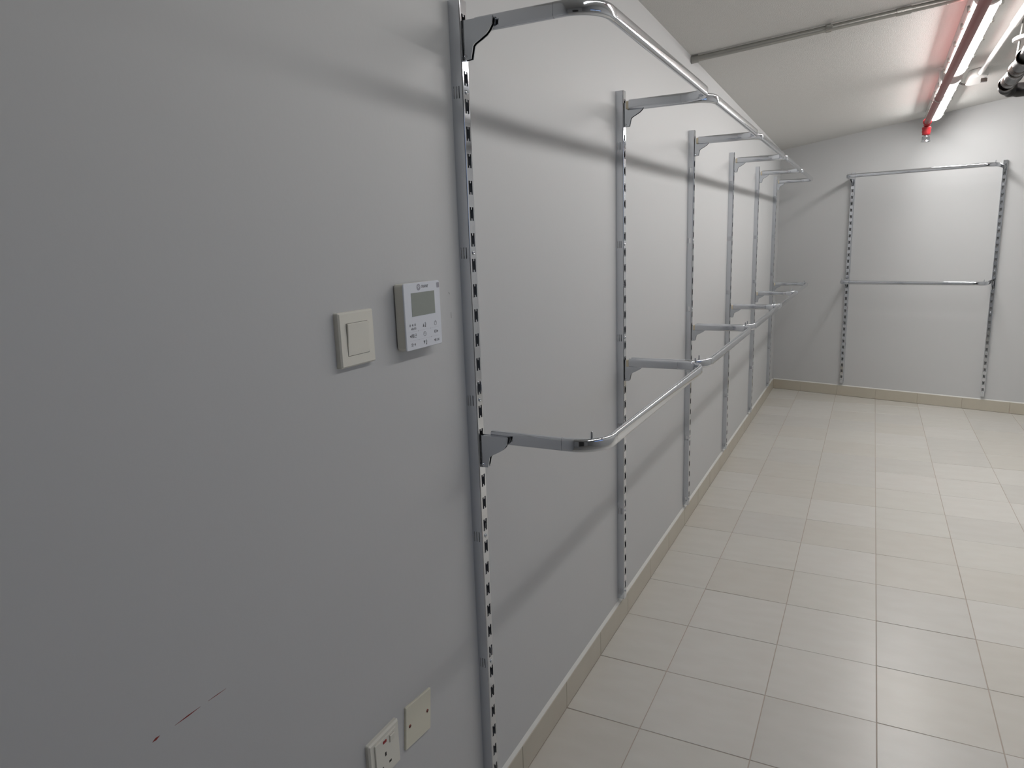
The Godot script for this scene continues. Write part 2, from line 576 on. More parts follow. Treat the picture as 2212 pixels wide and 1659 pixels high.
func make_lamp(which: int, x: float, z0: float, z1: float, label: String, group: String) -> void:
	var zm := (z0 + z1) / 2
	var half := (z0 - z1) / 2
	var o := thing("batten_lamp", label, "lamp", Vector3(x, ceil_y(x, zm) - 0.001, zm), 0.0, group)
	var across := Vector3(1, CEIL_X, 0).normalized()
	var along := Vector3(0, CEIL_Z, 1).normalized()
	var up := along.cross(across).normalized()
	o.basis = Basis(across, up, across.cross(up).normalized())
	# housing against the ceiling
	var st := st_new()
	prism(st, round_rect(0.102, half * 2, 0.01), 0.0, 0.042, 0.004, Transform3D(Basis(Vector3(1, 0, 0), Vector3(0, 0, 1), Vector3(0, -1, 0)), Vector3.ZERO))
	part("housing", done(st), M.lamp_body, o)
	# half-round diffuser below it, closed by a cap at either end
	var bow := PackedVector2Array()
	var cap := PackedVector2Array()
	for j in 15:
		var b := PI * j / 14.0
		bow.append(Vector2(-cos(b) * 0.0475, -0.04 - sin(b) * 0.035))
		cap.append(Vector2(-cos(b) * 0.0495, -0.04 - sin(b) * 0.037))
	st = st_new()
	sweep(st, bow, [move(0, 0, -half + 0.012), move(0, 0, half - 0.012)], false)
	for s in [-1, 1]:
		var sc := st_new()
		prism(sc, cap, -0.012, 0.012, 0.002)
		part("end_cap", done(sc), M.lamp_body, o, move(0, 0, s * (half - 0.0125)))
	var glass: StandardMaterial3D = M.lens.duplicate()
	glass.emission_energy_multiplier = LAMP_GLOW[which]
	part("diffuser", done(st), glass, o, Transform3D.IDENTITY, "glowing white diffuser")
	# clips along both edges
	for s in [-1, 1]:
		for f in [-0.94, -0.55, -0.05, 0.4, 0.78]:
			st = st_new()
			prism(st, round_rect(0.012, 0.02, 0.003, 2), 0.0, 0.022, 0.002)
			part("clip", done(st), M.galv, o, Transform3D(Basis(Vector3.RIGHT, PI / 2), Vector3(s * 0.0525, -0.031, f * half)))
	# the round diffuser shines down and to both sides
	for q in [[0.0, LAMP_DOWN[which]], [-1.0, LAMP_SIDE[which]], [1.0, LAMP_SIDE[which]]]:
		var l := AreaLight3D.new()
		l.name = "lamp_light"
		l.area_size = Vector2(0.05, half * 2 - 0.1)
		l.light_color = Color(1.0, 0.993, 0.982)
		l.light_energy = q[1]
		l.shadow_enabled = true
		l.area_range = 14.0
		l.area_attenuation = 2.0
		o.add_child(l, true)
		var turn: float = q[0] * 0.7
		var out := Vector3(sin(turn) * 0.058, -0.042 - cos(turn) * 0.041, 0)
		l.transform = Transform3D(Basis(Vector3.BACK, turn) * Basis(Vector3.RIGHT, -PI / 2), out)

# ---------------------------------------------------------------- uprights
# slotted channel: local X along the wall, Y up from its foot, Z out of the wall
func face_with_holes(st: SurfaceTool, us: Array, vs: Array, is_hole: Callable, to: Callable, thick: Vector3) -> void:
	for i in us.size() - 1:
		for j in vs.size() - 1:
			var a: Vector3 = to.call(us[i], vs[j])
			var b: Vector3 = to.call(us[i + 1], vs[j])
			var c: Vector3 = to.call(us[i + 1], vs[j + 1])
			var d: Vector3 = to.call(us[i], vs[j + 1])
			if not is_hole.call(i, j):
				quad(st, a, b, c, d)
				continue
			# the edge of the sheet shows all round the hole
			if i == 0 or not is_hole.call(i - 1, j):
				quad(st, d, a, a + thick, d + thick)
			if i == us.size() - 2 or not is_hole.call(i + 1, j):
				quad(st, b, c, c + thick, b + thick)
			if j == 0 or not is_hole.call(i, j - 1):
				quad(st, a, b, b + thick, a + thick)
			if j == vs.size() - 2 or not is_hole.call(i, j + 1):
				quad(st, c, d, d + thick, c + thick)

func upright_mesh(length: float, slot_top: float, slit_top: float) -> ArrayMesh:
	var st := st_new()
	var hw := 0.013
	var d := 0.025
	var r := 0.002
	# front with H-shaped slots
	var us := [-hw + r, -0.0072, -0.0018, 0.0018, 0.0072, hw - r]
	var vs := [0.0]
	var kinds := []
	for k in range(32, -1, -1):
		var y := slot_top - 0.05 * k
		if y - 0.014 < 0.012:
			continue
		vs.append_array([y - 0.013, y - 0.0085, y + 0.0085, y + 0.013])
		kinds.append_array([0, 1, 2, 1])
	kinds.append(0)
	vs.append(length)
	face_with_holes(st, us, vs, func(i: int, j: int) -> bool:
		var kk: int = kinds[j]
		return (i == 1 or i == 3) and kk > 0 or i == 2 and kk == 2,
		func(u: float, v: float) -> Vector3: return Vector3(u, v, d), Vector3(0, 0, -0.0018))
	# sides with groups of three slits
	var zs := [0.0, 0.0042, 0.0065, 0.0098, 0.0121, 0.0154, 0.0177, d - r]
	var ws := [0.0]
	var slits := []
	for k in range(6, -1, -1):
		var y := slit_top - 0.3 * k
		if y < 0.02:
			continue
		ws.append_array([y - 0.011, y + 0.011])
		slits.append_array([false, true])
	slits.append(false)
	ws.append(length)
	var hole := func(i: int, j: int) -> bool: return slits[j] and (i == 1 or i == 3 or i == 5)
	var back := zs.duplicate()
	back.reverse()
	face_with_holes(st, zs, ws, hole, func(u: float, v: float) -> Vector3: return Vector3(-hw, v, u), Vector3(0.0015, 0, 0))
	face_with_holes(st, back, ws, func(i: int, j: int) -> bool: return slits[j] and (i == 1 or i == 3 or i == 5), func(u: float, v: float) -> Vector3: return Vector3(hw, v, u), Vector3(-0.0015, 0, 0))
	# rounded edges, top and foot
	for s in [-1, 1]:
		st.set_smooth_group(3)
		for i in 4:
			var a := PI / 2 * i / 4.0
			var b := PI / 2 * (i + 1) / 4.0
			var pa := Vector3(s * (hw - r + sin(a) * r), 0, d - r + cos(a) * r)
			var pb := Vector3(s * (hw - r + sin(b) * r), 0, d - r + cos(b) * r)
			var h := Vector3(0, length, 0)
			if s > 0:
				quad(st, pa, pb, pb + h, pa + h)
			else:
				quad(st, pb, pa, pa + h, pb + h)
		st.set_smooth_group(-1)
	quad(st, Vector3(-hw, length, 0), Vector3(-hw, length, d - r), Vector3(hw, length, d - r), Vector3(hw, length, 0))
	quad(st, Vector3(-hw, length, d - r), Vector3(-hw + r, length, d), Vector3(hw - r, length, d), Vector3(hw, length, d - r))
	return done(st)

func screw_mesh() -> ArrayMesh:
	var st := st_new()
	lathe(st, [Vector2(0.0046, 0.0), Vector2(0.0044, 0.0009), Vector2(0.0034, 0.0018), Vector2(0.0018, 0.0021), Vector2(0.0015, 0.0012), Vector2(0.0, 0.0008)], Transform3D.IDENTITY, 14)
	return done(st)

func build_uprights() -> void:
	var labels := ["chrome slotted upright nearest the thermostat, its foot below the picture",
		"second chrome slotted upright on left wall, counting from the thermostat",
		"third chrome slotted upright on left wall, counting from the thermostat",
		"fourth chrome slotted upright on left wall, counting from the thermostat",
		"fifth chrome slotted upright on left wall, last but one before the corner",
		"chrome slotted upright on left wall standing right in the corner"]
	var mesh := upright_mesh(1.69, 1.754 - 0.1015, 1.629 - 0.1015)
	var screw := screw_mesh()
	for k in 8:
		var o: Node3D
		if k < 6:
			o = thing("slotted_upright", labels[k], "upright", Vector3(0, 0.1015, -(FIRST_U + STEP_U * k)), PI / 2, "chrome slotted uprights")
		else:
			var x := 0.5665 if k == 6 else 1.529
			var lab := "left chrome slotted upright of the rack on the far wall" if k == 6 else "right chrome slotted upright of the rack on the far wall"
			o = thing("slotted_upright", lab, "upright", Vector3(x, 0.1085, back_z(x)), -atan(BACK_S), "chrome slotted uprights")
		part("channel", mesh, M.chrome, o)
		for i in 6:
			part("screw", screw, M.chrome_soft, o, move(0, 1.629 - 0.3 * i - 0.1015, 0.025))

# ---------------------------------------------------------------- brackets and rails
func stadium(w: float, h: float, seg := 8) -> PackedVector2Array:
	# w across, h tall, round top and bottom
	var r := w / 2
	var out := PackedVector2Array()
	for i in seg + 1:
		var a := PI * i / seg
		out.append(Vector2(cos(a) * r, h / 2 - r + sin(a) * r))
	for i in seg + 1:
		var a := PI + PI * i / seg
		out.append(Vector2(cos(a) * r, -h / 2 + r + sin(a) * r))
	return out

func bracket_parts() -> Dictionary:
	var d := {}
	# plate outline in (z, y) about the rail's centre height
	var side := PackedVector2Array([Vector2(0.0255, -0.063), Vector2(0.041, -0.062), Vector2(0.046, -0.040), Vector2(0.050, -0.036), Vector2(0.062, -0.030), Vector2(0.074, -0.0235), Vector2(0.081, -0.017), Vector2(0.0865, -0.009), Vector2(0.089, -0.001), Vector2(0.090, 0.006), Vector2(0.0255, 0.007)])
	var st := st_new()
	# outline x -> local z, y -> y, thickness -> local -x .. keep right-handed
	prism(st, side, -0.001, 0.001, 0.0, Transform3D(Basis(Vector3(0, 0, 1), Vector3(0, 1, 0), Vector3(-1, 0, 0)), Vector3.ZERO))
	d.plate = done(st)
	st = st_new()
	box(st, Vector3(-0.0035, 0.004, 0.03), Vector3(0.0035, 0.0062, 0.086))
	d.web = done(st)
	st = st_new()
	box(st, Vector3(-0.001, -0.0075, 0.0212), Vector3(0.001, 0.0075, 0.0262))
	d.hook = done(st)
	st = st_new()
	lathe(st, [Vector2(0.0034, 0.0), Vector2(0.003, 0.0014), Vector2(0.0015, 0.0021), Vector2(0.0, 0.0023)], Transform3D.IDENTITY, 12)
	d.rivet = done(st)
	st = st_new()
	prism(st, round_rect(0.0012, 0.014, 0.0005, 2), 0.0, 0.0009, 0.0003)
	d.lip = done(st)
	return d

func make_bracket(d: Dictionary, label: String, pos: Vector3, turn: float) -> void:
	var o := thing("rail_bracket", label, "bracket", pos, turn, "chrome rail brackets")
	for s in [-1, 1]:
		part("plate", d.plate, M.chrome_soft, o, move(s * 0.0045, 0, 0))
		for y in [-0.001, -0.051]:
			part("hook", d.hook, M.chrome_soft, o, move(s * 0.0045, y, 0))
		part("rivet", d.rivet, M.chrome, o, Transform3D(Basis(Vector3.UP, s * PI / 2), Vector3(s * 0.0055, -0.0565, 0.0295)))
		part("lip", d.lip, M.chrome, o, Transform3D(Basis(Vector3.UP, s * PI / 2), Vector3(s * 0.0052, -0.002, 0.0882)))
	part("web", d.web, M.chrome_soft, o)

func rail_parts(span: float) -> Dictionary:
	var d := {}
	var prof := stadium(0.014, 0.028)
	var slim := stadium(0.0125, 0.0265)
	var gap := 0.0135        # arm centre from the upright's centre
	var out := 0.2855        # crossbar centre from the wall
	var r := 0.066
	var seam := 0.2035
	for s in [-1, 1]:
		var x: float = s * (span / 2 - gap)
		# arm out of the wall
		var st := st_new()
		sweep(st, prof, [frame_to(Vector3(x, 0, 0.0435), Vector3.BACK), frame_to(Vector3(x, 0, seam - 0.0005), Vector3.BACK)])
		d["arm%d" % s] = done(st)
		# elbow with a sleeve inside the arm
		st = st_new()
		sweep(st, slim, [frame_to(Vector3(x, 0, seam - 0.02), Vector3.BACK), frame_to(Vector3(x, 0, seam + 0.004), Vector3.BACK)])
		var fr := [frame_to(Vector3(x, 0, seam + 0.0005), Vector3.BACK)]
		for i in 13:
			var a := PI / 2 * i / 12.0
			fr.append(frame_to(Vector3(x - s * r * (1 - cos(a)), 0, out - r + r * sin(a)), Vector3(-s * sin(a), 0, cos(a))))
		var last: Vector3 = fr[fr.size() - 1].origin
		fr.append(frame_to(last + Vector3(-s * 0.012, 0, 0), Vector3(-s, 0, 0)))
		sweep(st, prof, fr)
		sweep(st, slim, [frame_to(last + Vector3(-s * 0.008, 0, 0), Vector3(-s, 0, 0)), frame_to(last + Vector3(-s * 0.03, 0, 0), Vector3(-s, 0, 0))])
		d["elbow%d" % s] = done(st)
		d["end%d" % s] = last.x - s * 0.0125
		st = st_new()
		sweep(st, stadium(0.011, 0.024), [frame_to(Vector3(x, -0.0015, 0.034), Vector3.BACK), frame_to(Vector3(x, -0.0015, 0.05), Vector3.BACK)])
		d["plug%d" % s] = done(st)
		d["pin_at%d" % s] = Vector3(x - s * r * 0.2, 0.0135, out - r + r * 0.62)
	var st2 := st_new()
	sweep(st2, prof, [frame_to(Vector3(d["end-1"], 0, out), Vector3.RIGHT), frame_to(Vector3(d["end1"], 0, out), Vector3.RIGHT)])
	d.bar = done(st2)
	st2 = st_new()
	lathe(st2, [Vector2(0.0022, 0.0), Vector2(0.0022, 0.0138), Vector2(0.0017, 0.0143), Vector2(0.0, 0.0143)], Transform3D(Basis(Vector3.RIGHT, -PI / 2), Vector3.ZERO), 10, false)
	d.pin = done(st2)
	return d

func make_rail(d: Dictionary, label: String, pos: Vector3, turn: float, pins: bool, group: String) -> void:
	var o := thing("hanging_rail", label, "hanging rail", pos, turn, group)
	part("crossbar", d.bar, M.chrome, o)
	for s in [-1, 1]:
		part("arm", d["arm%d" % s], M.chrome, o)
		part("elbow", d["elbow%d" % s], M.chrome, o)
		if s > 0:
			part("end_plug", d["plug%d" % s], M.beige_plug, o, Transform3D.IDENTITY, "beige plastic end plug")
		if pins:
			part("pin", d.pin, M.chrome_soft, o, Transform3D(Basis.IDENTITY, d["pin_at%d" % s]))

func build_rails() -> void:
	var rp := rail_parts(STEP_U)
	var bp := bracket_parts()
	var ord := ["first", "second", "third", "fourth", "fifth", "sixth"]
	for lev in 2:
		var h := RAIL_UP if lev == 0 else RAIL_LOW
		var word: String = ["upper", "lower"][lev]
		for k in 6:
			make_bracket(bp, "chrome bracket holding the %s rail on the %s upright of the left wall" % [word, ord[k]], Vector3(0, h, -(FIRST_U + STEP_U * k)), PI / 2)
		for k in 5:
			make_rail(rp, "%s U-shaped chrome hanging rail between the %s and %s uprights of left wall" % [word, ord[k], ord[k + 1]], Vector3(0, h, -(FIRST_U + STEP_U * (k + 0.5))), PI / 2, lev == 1, "chrome hanging rails on the left wall")
	var a := -atan(BACK_S)
	var x0 := 0.5665
	var x1 := 1.529
	var span := (x1 - x0) * sqrt(1.0 + BACK_S * BACK_S)
	var rq := rail_parts(span)
	for lev in 2:
		var h := (RAIL_UP if lev == 0 else RAIL_LOW) + 0.010
		var word: String = ["upper", "lower"][lev]
		make_bracket(bp, "chrome bracket of the %s rail on the left upright of far wall" % word, Vector3(x0, h, back_z(x0)), a)
		make_bracket(bp, "chrome bracket of the %s rail on the right upright of far wall" % word, Vector3(x1, h, back_z(x1)), a)
		var xm := (x0 + x1) / 2
		make_rail(rq, "%s chrome hanging rail of the rack on the far wall" % word, Vector3(xm, h, back_z(xm)), a, true, "chrome hanging rails on the far wall")

# ---------------------------------------------------------------- switch, socket, blank plate
func build_wall_plates() -> void:
	# light switch
	var o := thing("light_switch", "white square light switch with one wide rocker beside the thermostat", "light switch", Vector3(0, 1.205, -0.8815), PI / 2)
	var st := st_new()
	prism(st, round_rect(0.0855, 0.0865, 0.002, 2), 0.0, 0.0105, 0.0025)
	part("plate", done(st), M.white, o)
	# thin gap round the rocker
	st = st_new()
	var rw := 0.0525
	var rh := 0.051
	prism(st, round_rect(rw + 0.0009, rh + 0.0009, 0.001, 2), 0.009, 0.01058, 0.0)
	part("rocker_gap", done(st), M.dark, o)
	st = st_new()
	prism(st, round_rect(rw, rh, 0.001, 2), -0.001, 0.0022, 0.0006)
	part("rocker", done(st), M.white, o, Transform3D(Basis(Vector3.RIGHT, 0.062), Vector3(0, 0.0, 0.0105)))

	# switched socket outlet
	o = thing("socket_outlet", "white switched wall socket with red neon, low on the left wall", "socket", Vector3(0, 0.4560, -0.8715), PI / 2)
	st = st_new()
	prism(st, round_rect(0.086, 0.087, 0.003, 3), 0.0, 0.0092, 0.003)
	part("plate", done(st), M.white, o)
	st = st_new()
	prism(st, round_rect(0.0600, 0.0720, 0.0015, 2), 0.009, 0.0118, 0.0008)
	part("raised_face", done(st), M.white, o)
	st = st_new()
	prism(st, round_rect(0.0142, 0.0142, 0.0008, 2), 0.0, 0.0119, 0.0)
	part("rocker_gap", done(st), M.grout, o, move(0.0168, 0.0245, 0))
	st = st_new()
	prism(st, round_rect(0.0132, 0.0132, 0.001, 2), 0.0, 0.0035, 0.0008)
	part("rocker", done(st), M.white, o, Transform3D(Basis(Vector3.RIGHT, 0.1), Vector3(0.0168, 0.0245, 0.0103)))
	st = st_new()
	prism(st, round_rect(0.0105, 0.0055, 0.001, 2), 0.0, 0.0125, 0.0005)
	part("neon_indicator", done(st), M.neon, o, move(-0.0035, 0.0285, 0), "dark red neon indicator")
	for q in [[-0.003, 0.0035, 0.0045, 0.0075], [0.0085, -0.0185, 0.0068, 0.0042], [-0.0145, -0.0185, 0.0068, 0.0042]]:
		st = st_new()
		prism(st, PackedVector2Array([Vector2(-q[2] / 2, -q[3] / 2), Vector2(q[2] / 2, -q[3] / 2), Vector2(q[2] / 2, q[3] / 2), Vector2(-q[2] / 2, q[3] / 2)]), 0.010, 0.01188)
		part("pin_hole", done(st), M.dark, o, move(q[0], q[1], 0), "dark pin hole")

	# blank plate, hung a little crooked
	o = thing("blank_plate", "cream blank cover plate with two screws, hung crooked beside the socket", "cover plate", Vector3(0, 0.4505, -0.9828), PI / 2)
	o.basis = o.basis * Basis(Vector3.BACK, -0.105)
	st = st_new()
	prism(st, round_rect(0.0845, 0.085, 0.0015, 2), 0.0, 0.0042, 0.0012)
	part("plate", done(st), M.cream, o)
	for s in [-1, 1]:
		st = st_new()
		lathe(st, [Vector2(0.0034, 0.0), Vector2(0.0032, 0.0008), Vector2(0.0, 0.0012)], Transform3D.IDENTITY, 12)
		var sc := part("screw", done(st), M.brass, o, move(s * 0.0295, 0.0005, 0.0042), "small reddish screw")
		st = st_new()
		box(st, Vector3(-0.0028, -0.0005, 0.0009), Vector3(0.0028, 0.0005, 0.00135))
		part("screw_slot", done(st), M.dark, sc, Transform3D(Basis(Vector3.BACK, 0.9 + s * 0.3), Vector3.ZERO))

# ---------------------------------------------------------------- thermostat
func ring_mesh(r: float, w: float, gap := 0.0) -> ArrayMesh:
	var st := st_new()
	var n := 28
	for i in n:
		var a := PI / 2 + gap + (TAU - 2 * gap) * i / n
		var b := PI / 2 + gap + (TAU - 2 * gap) * (i + 1) / n
		prism(st, PackedVector2Array([Vector2(cos(a), sin(a)) * (r - w), Vector2(cos(a), sin(a)) * r, Vector2(cos(b), sin(b)) * r, Vector2(cos(b), sin(b)) * (r - w)]), 0.0, 0.0002)
	return done(st)

func poly_mesh(polys: Array, z := 0.0002) -> ArrayMesh:
	var st := st_new()
	for q in polys:
		var p := PackedVector2Array(q)
		var area := 0.0
		for i in p.size():
			area += p[i].cross(p[(i + 1) % p.size()])
		if area < 0:
			p.reverse()
		prism(st, p, 0.0, z)
	return done(st)

func rect_at(x: float, y: float, w: float, h: float) -> Array:
	return [Vector2(x - w / 2, y - h / 2), Vector2(x + w / 2, y - h / 2), Vector2(x + w / 2, y + h / 2), Vector2(x - w / 2, y + h / 2)]

func text_part(txt: String, size: float, m: Material, parent: Node, at: Vector3, called: String, slant := 0.0, bold := false) -> void:
	var tm := TextMesh.new()
	var f := SystemFont.new()
	f.font_names = PackedStringArray(["Droid Sans"])
	f.font_weight = 700 if bold else 400
	tm.font = f
	tm.text = txt
	tm.font_size = 64
	tm.pixel_size = size / 64.0
	tm.depth = 0.0002
	part(called, tm, m, parent, Transform3D(Basis(Vector3(1, 0, 0), Vector3(slant, 1, 0), Vector3(0, 0, 1)), at))

func build_thermostat() -> void:
	var cu := 1.0525
	var cy := 1.2244
	var o := thing("thermostat", "white wall thermostat with grey screen and printed touch keys", "thermostat", Vector3(0, cy, -cu), PI / 2)
	var st := st_new()
	prism(st, round_rect(0.106, 0.109, 0.004), 0.0, 0.0032, 0.0)
	part("back_plate", done(st), M.pale_print, o)
	st = st_new()
	prism(st, round_rect(0.1125, 0.1155, 0.005), 0.0028, 0.0205, 0.0)
	part("body", done(st), M.white, o)
	st = st_new()
	prism(st, round_rect(0.1145, 0.1172, 0.004), 0.0202, 0.0225, 0.001)
	part("front_panel", done(st), M.white_cool, o)
	var zf := 0.02245
	st = st_new()
	prism(st, PackedVector2Array([Vector2(-0.0367, -0.0205), Vector2(0.0367, -0.0205), Vector2(0.0367, 0.0205), Vector2(-0.0367, 0.0205)]), -0.001, 0.0004)
	part("screen", done(st), M.lcd, o, move(1.0535 - cu, 1.245 - cy, zf), "grey liquid crystal screen")
	# emblem and name
	st = st_new()
	lathe(st, [Vector2(0.0057, -0.001), Vector2(0.0057, 0.0003), Vector2(0.0, 0.0003)], Transform3D.IDENTITY, 24, false)
	var em := part("emblem", done(st), M.pale_print, o, move(1.0411 - cu, 1.2746 - cy, zf), "round grey emblem")
	part("emblem_swoosh", poly_mesh([[Vector2(-0.003, -0.0012), Vector2(0.0028, 0.0026), Vector2(0.0034, 0.0014), Vector2(-0.0018, -0.0024)], [Vector2(-0.0036, 0.0016), Vector2(-0.0004, 0.0036), Vector2(0.0002, 0.0028), Vector2(-0.003, 0.0006)]]), M.white_cool, em, move(0, 0, 0.0003))
	text_part("TRANE", 0.0069, M.grey_print, o, Vector3(1.0605 - cu, 1.2751 - cy, zf + 0.0001), "brand_lettering", 0.2, true)
	st = st_new()
	prism(st, round_rect(0.0086, 0.0095, 0.0012, 2), -0.001, 0.0003)
	part("sensor_window", done(st), M.pale_print, o, move(1.1035 - cu, 1.2746 - cy, zf), "small grey sensor window")
	# keys
	var k := func(u: float, y: float) -> Transform3D: return move(u - cu, y - cy, zf + 0.00005)
	var up := [[Vector2(-0.0026, -0.0028), Vector2(0.0026, -0.0028), Vector2(0, 0.0032)]]
	var down := [[Vector2(-0.0026, 0.0028), Vector2(0.0026, 0.0028), Vector2(0, -0.0032)]]
	var left := [[Vector2(0.0024, 0.0028), Vector2(0.0024, -0.0028), Vector2(-0.003, 0)]]
	var right := [[Vector2(-0.0024, 0.0028), Vector2(-0.0024, -0.0028), Vector2(0.003, 0)]]
	var thermo := [rect_at(-0.0008, 0.001, 0.0005, 0.0062), rect_at(0.0008, 0.001, 0.0005, 0.0062), rect_at(0, -0.003, 0.0026, 0.0022), rect_at(0, 0.0043, 0.0018, 0.0006), rect_at(0.002, 0.002, 0.0010, 0.0005), rect_at(0.002, 0.0, 0.0010, 0.0005)]
	var sun := [rect_at(0, 0, 0.0016, 0.0016)]
	for i in 8:
		var a := TAU * i / 8
		var q := Vector2(cos(a), sin(a))
		var t := q.orthogonal() * 0.0003
		sun.append([q * 0.0014 - t, q * 0.0025 - t, q * 0.0025 + t, q * 0.0014 + t])
	var star := []
	for i in 6:
		var a := TAU * i / 6
		var q := Vector2(cos(a), sin(a))
		var t := q.orthogonal() * 0.00035
		star.append([-t, q * 0.0022 - t, q * 0.0022 + t, t])
	var fan := []
	for i in 5:
		var a := TAU * i / 5 + 0.3
		var q := Vector2(cos(a), sin(a))
		var t := q.orthogonal()
		fan.append([q * 0.0008, q * 0.0026 - t * 0.0002, q * 0.0036 + t * 0.001, q * 0.0026 + t * 0.0016])
	part("key_symbol", poly_mesh(sun), M.grey_print, o, k.call(1.0088, 1.2098))
	part("key_symbol", poly_mesh(star), M.grey_print, o, k.call(1.0166, 1.2098))
	part("key_symbol", poly_mesh(sun), M.grey_print, o, k.call(1.0239, 1.2098))
	part("key_symbol", poly_mesh([[Vector2(-0.0012, -0.0008), Vector2(0.0, -0.0022), Vector2(0.0011, -0.0006), Vector2(0.0016, 0.0024)]]), M.grey_print, o, k.call(1.0128, 1.2037))
	text_part("auto", 0.0034, M.grey_print, o, Vector3(1.0205 - cu, 1.2038 - cy, zf + 0.0001), "key_lettering")
	part("key_symbol", poly_mesh(up), M.grey_print, o, k.call(1.0502, 1.2062))
	part("key_symbol", poly_mesh(thermo), M.grey_print, o, k.call(1.0560, 1.2066))
	part("key_symbol", ring_mesh(0.0040, 0.0006, 0.35), M.grey_print, o, k.call(1.0891, 1.2060))
	part("key_symbol", poly_mesh([rect_at(0, 0.003, 0.0006, 0.0042)]), M.grey_print, o, k.call(1.0891, 1.2060))
	part("key_symbol", poly_mesh(left), M.grey_print, o, k.call(1.0088, 1.1909))
	var hatch := []
	for i in 4:
		hatch.append([Vector2(-0.0034 + i * 0.0018, 0.0034), Vector2(-0.0026 + i * 0.0018, 0.0034), Vector2(-0.0014 + i * 0.0018, -0.0034), Vector2(-0.0022 + i * 0.0018, -0.0034)])
	part("key_symbol", poly_mesh(hatch), M.grey_print, o, k.call(1.0156, 1.1909))
	part("key_symbol", poly_mesh([rect_at(-0.0022, 0, 0.0006, 0.0062), rect_at(0, 0.003, 0.005, 0.0006), rect_at(0, -0.003, 0.005, 0.0006), rect_at(0.0022, 0.001, 0.0006, 0.004), rect_at(0, 0, 0.004, 0.0006)]), M.grey_print, o, k.call(1.0236, 1.1909))
	part("key_symbol", ring_mesh(0.0042, 0.0006), M.grey_print, o, k.call(1.0529, 1.1907))
	part("key_symbol", poly_mesh([rect_at(0, 0.0013, 0.0005, 0.0026), rect_at(0.0009, 0, 0.0018, 0.0005)]), M.grey_print, o, k.call(1.0529, 1.1907))
	part("key_symbol", poly_mesh([rect_at(-0.0014, 0, 0.0006, 0.004), rect_at(0, 0, 0.0006, 0.0055), rect_at(0.0014, 0, 0.0006, 0.0068)]), M.grey_print, o, k.call(1.0858, 1.1908))
	part("key_symbol", poly_mesh(right), M.grey_print, o, k.call(1.0939, 1.1906))
	part("key_symbol", poly_mesh(fan), M.grey_print, o, k.call(1.0127, 1.1757))
	part("key_symbol", poly_mesh(star), M.grey_print, o, k.call(1.0205, 1.1756))
	part("key_symbol", poly_mesh(down), M.grey_print, o, k.call(1.0501, 1.1756))
	part("key_symbol", poly_mesh(thermo), M.grey_print, o, k.call(1.0564, 1.1748))
	part("key_symbol", poly_mesh(left), M.grey_print, o, k.call(1.0846, 1.1752))
	text_part("/OK", 0.0062, M.grey_print, o, Vector3(1.0945 - cu, 1.1746 - cy, zf + 0.0001), "key_lettering")
	for q in [[1.0331, 1.1982], [1.0724, 1.1984], [1.0335, 1.1827], [1.0727, 1.1825]]:
		part("key_dot", poly_mesh([rect_at(0, 0, 0.0012, 0.0012)]), M.pale_print, o, k.call(q[0], q[1]))
	for y in [1.1984, 1.1827]:
		for q in [[1.0180, 0.024], [1.0528, 0.031], [1.0875, 0.024]]:
			part("key_line", poly_mesh([rect_at(0, 0, q[1], 0.0002)]), M.faint_print, o, k.call(q[0], y))

# ---------------------------------------------------------------- pipes under the ceiling
func below(x: float, z: float, off: float) -> Vector3:
	return Vector3(x, ceil_y(x, z) - off, z)

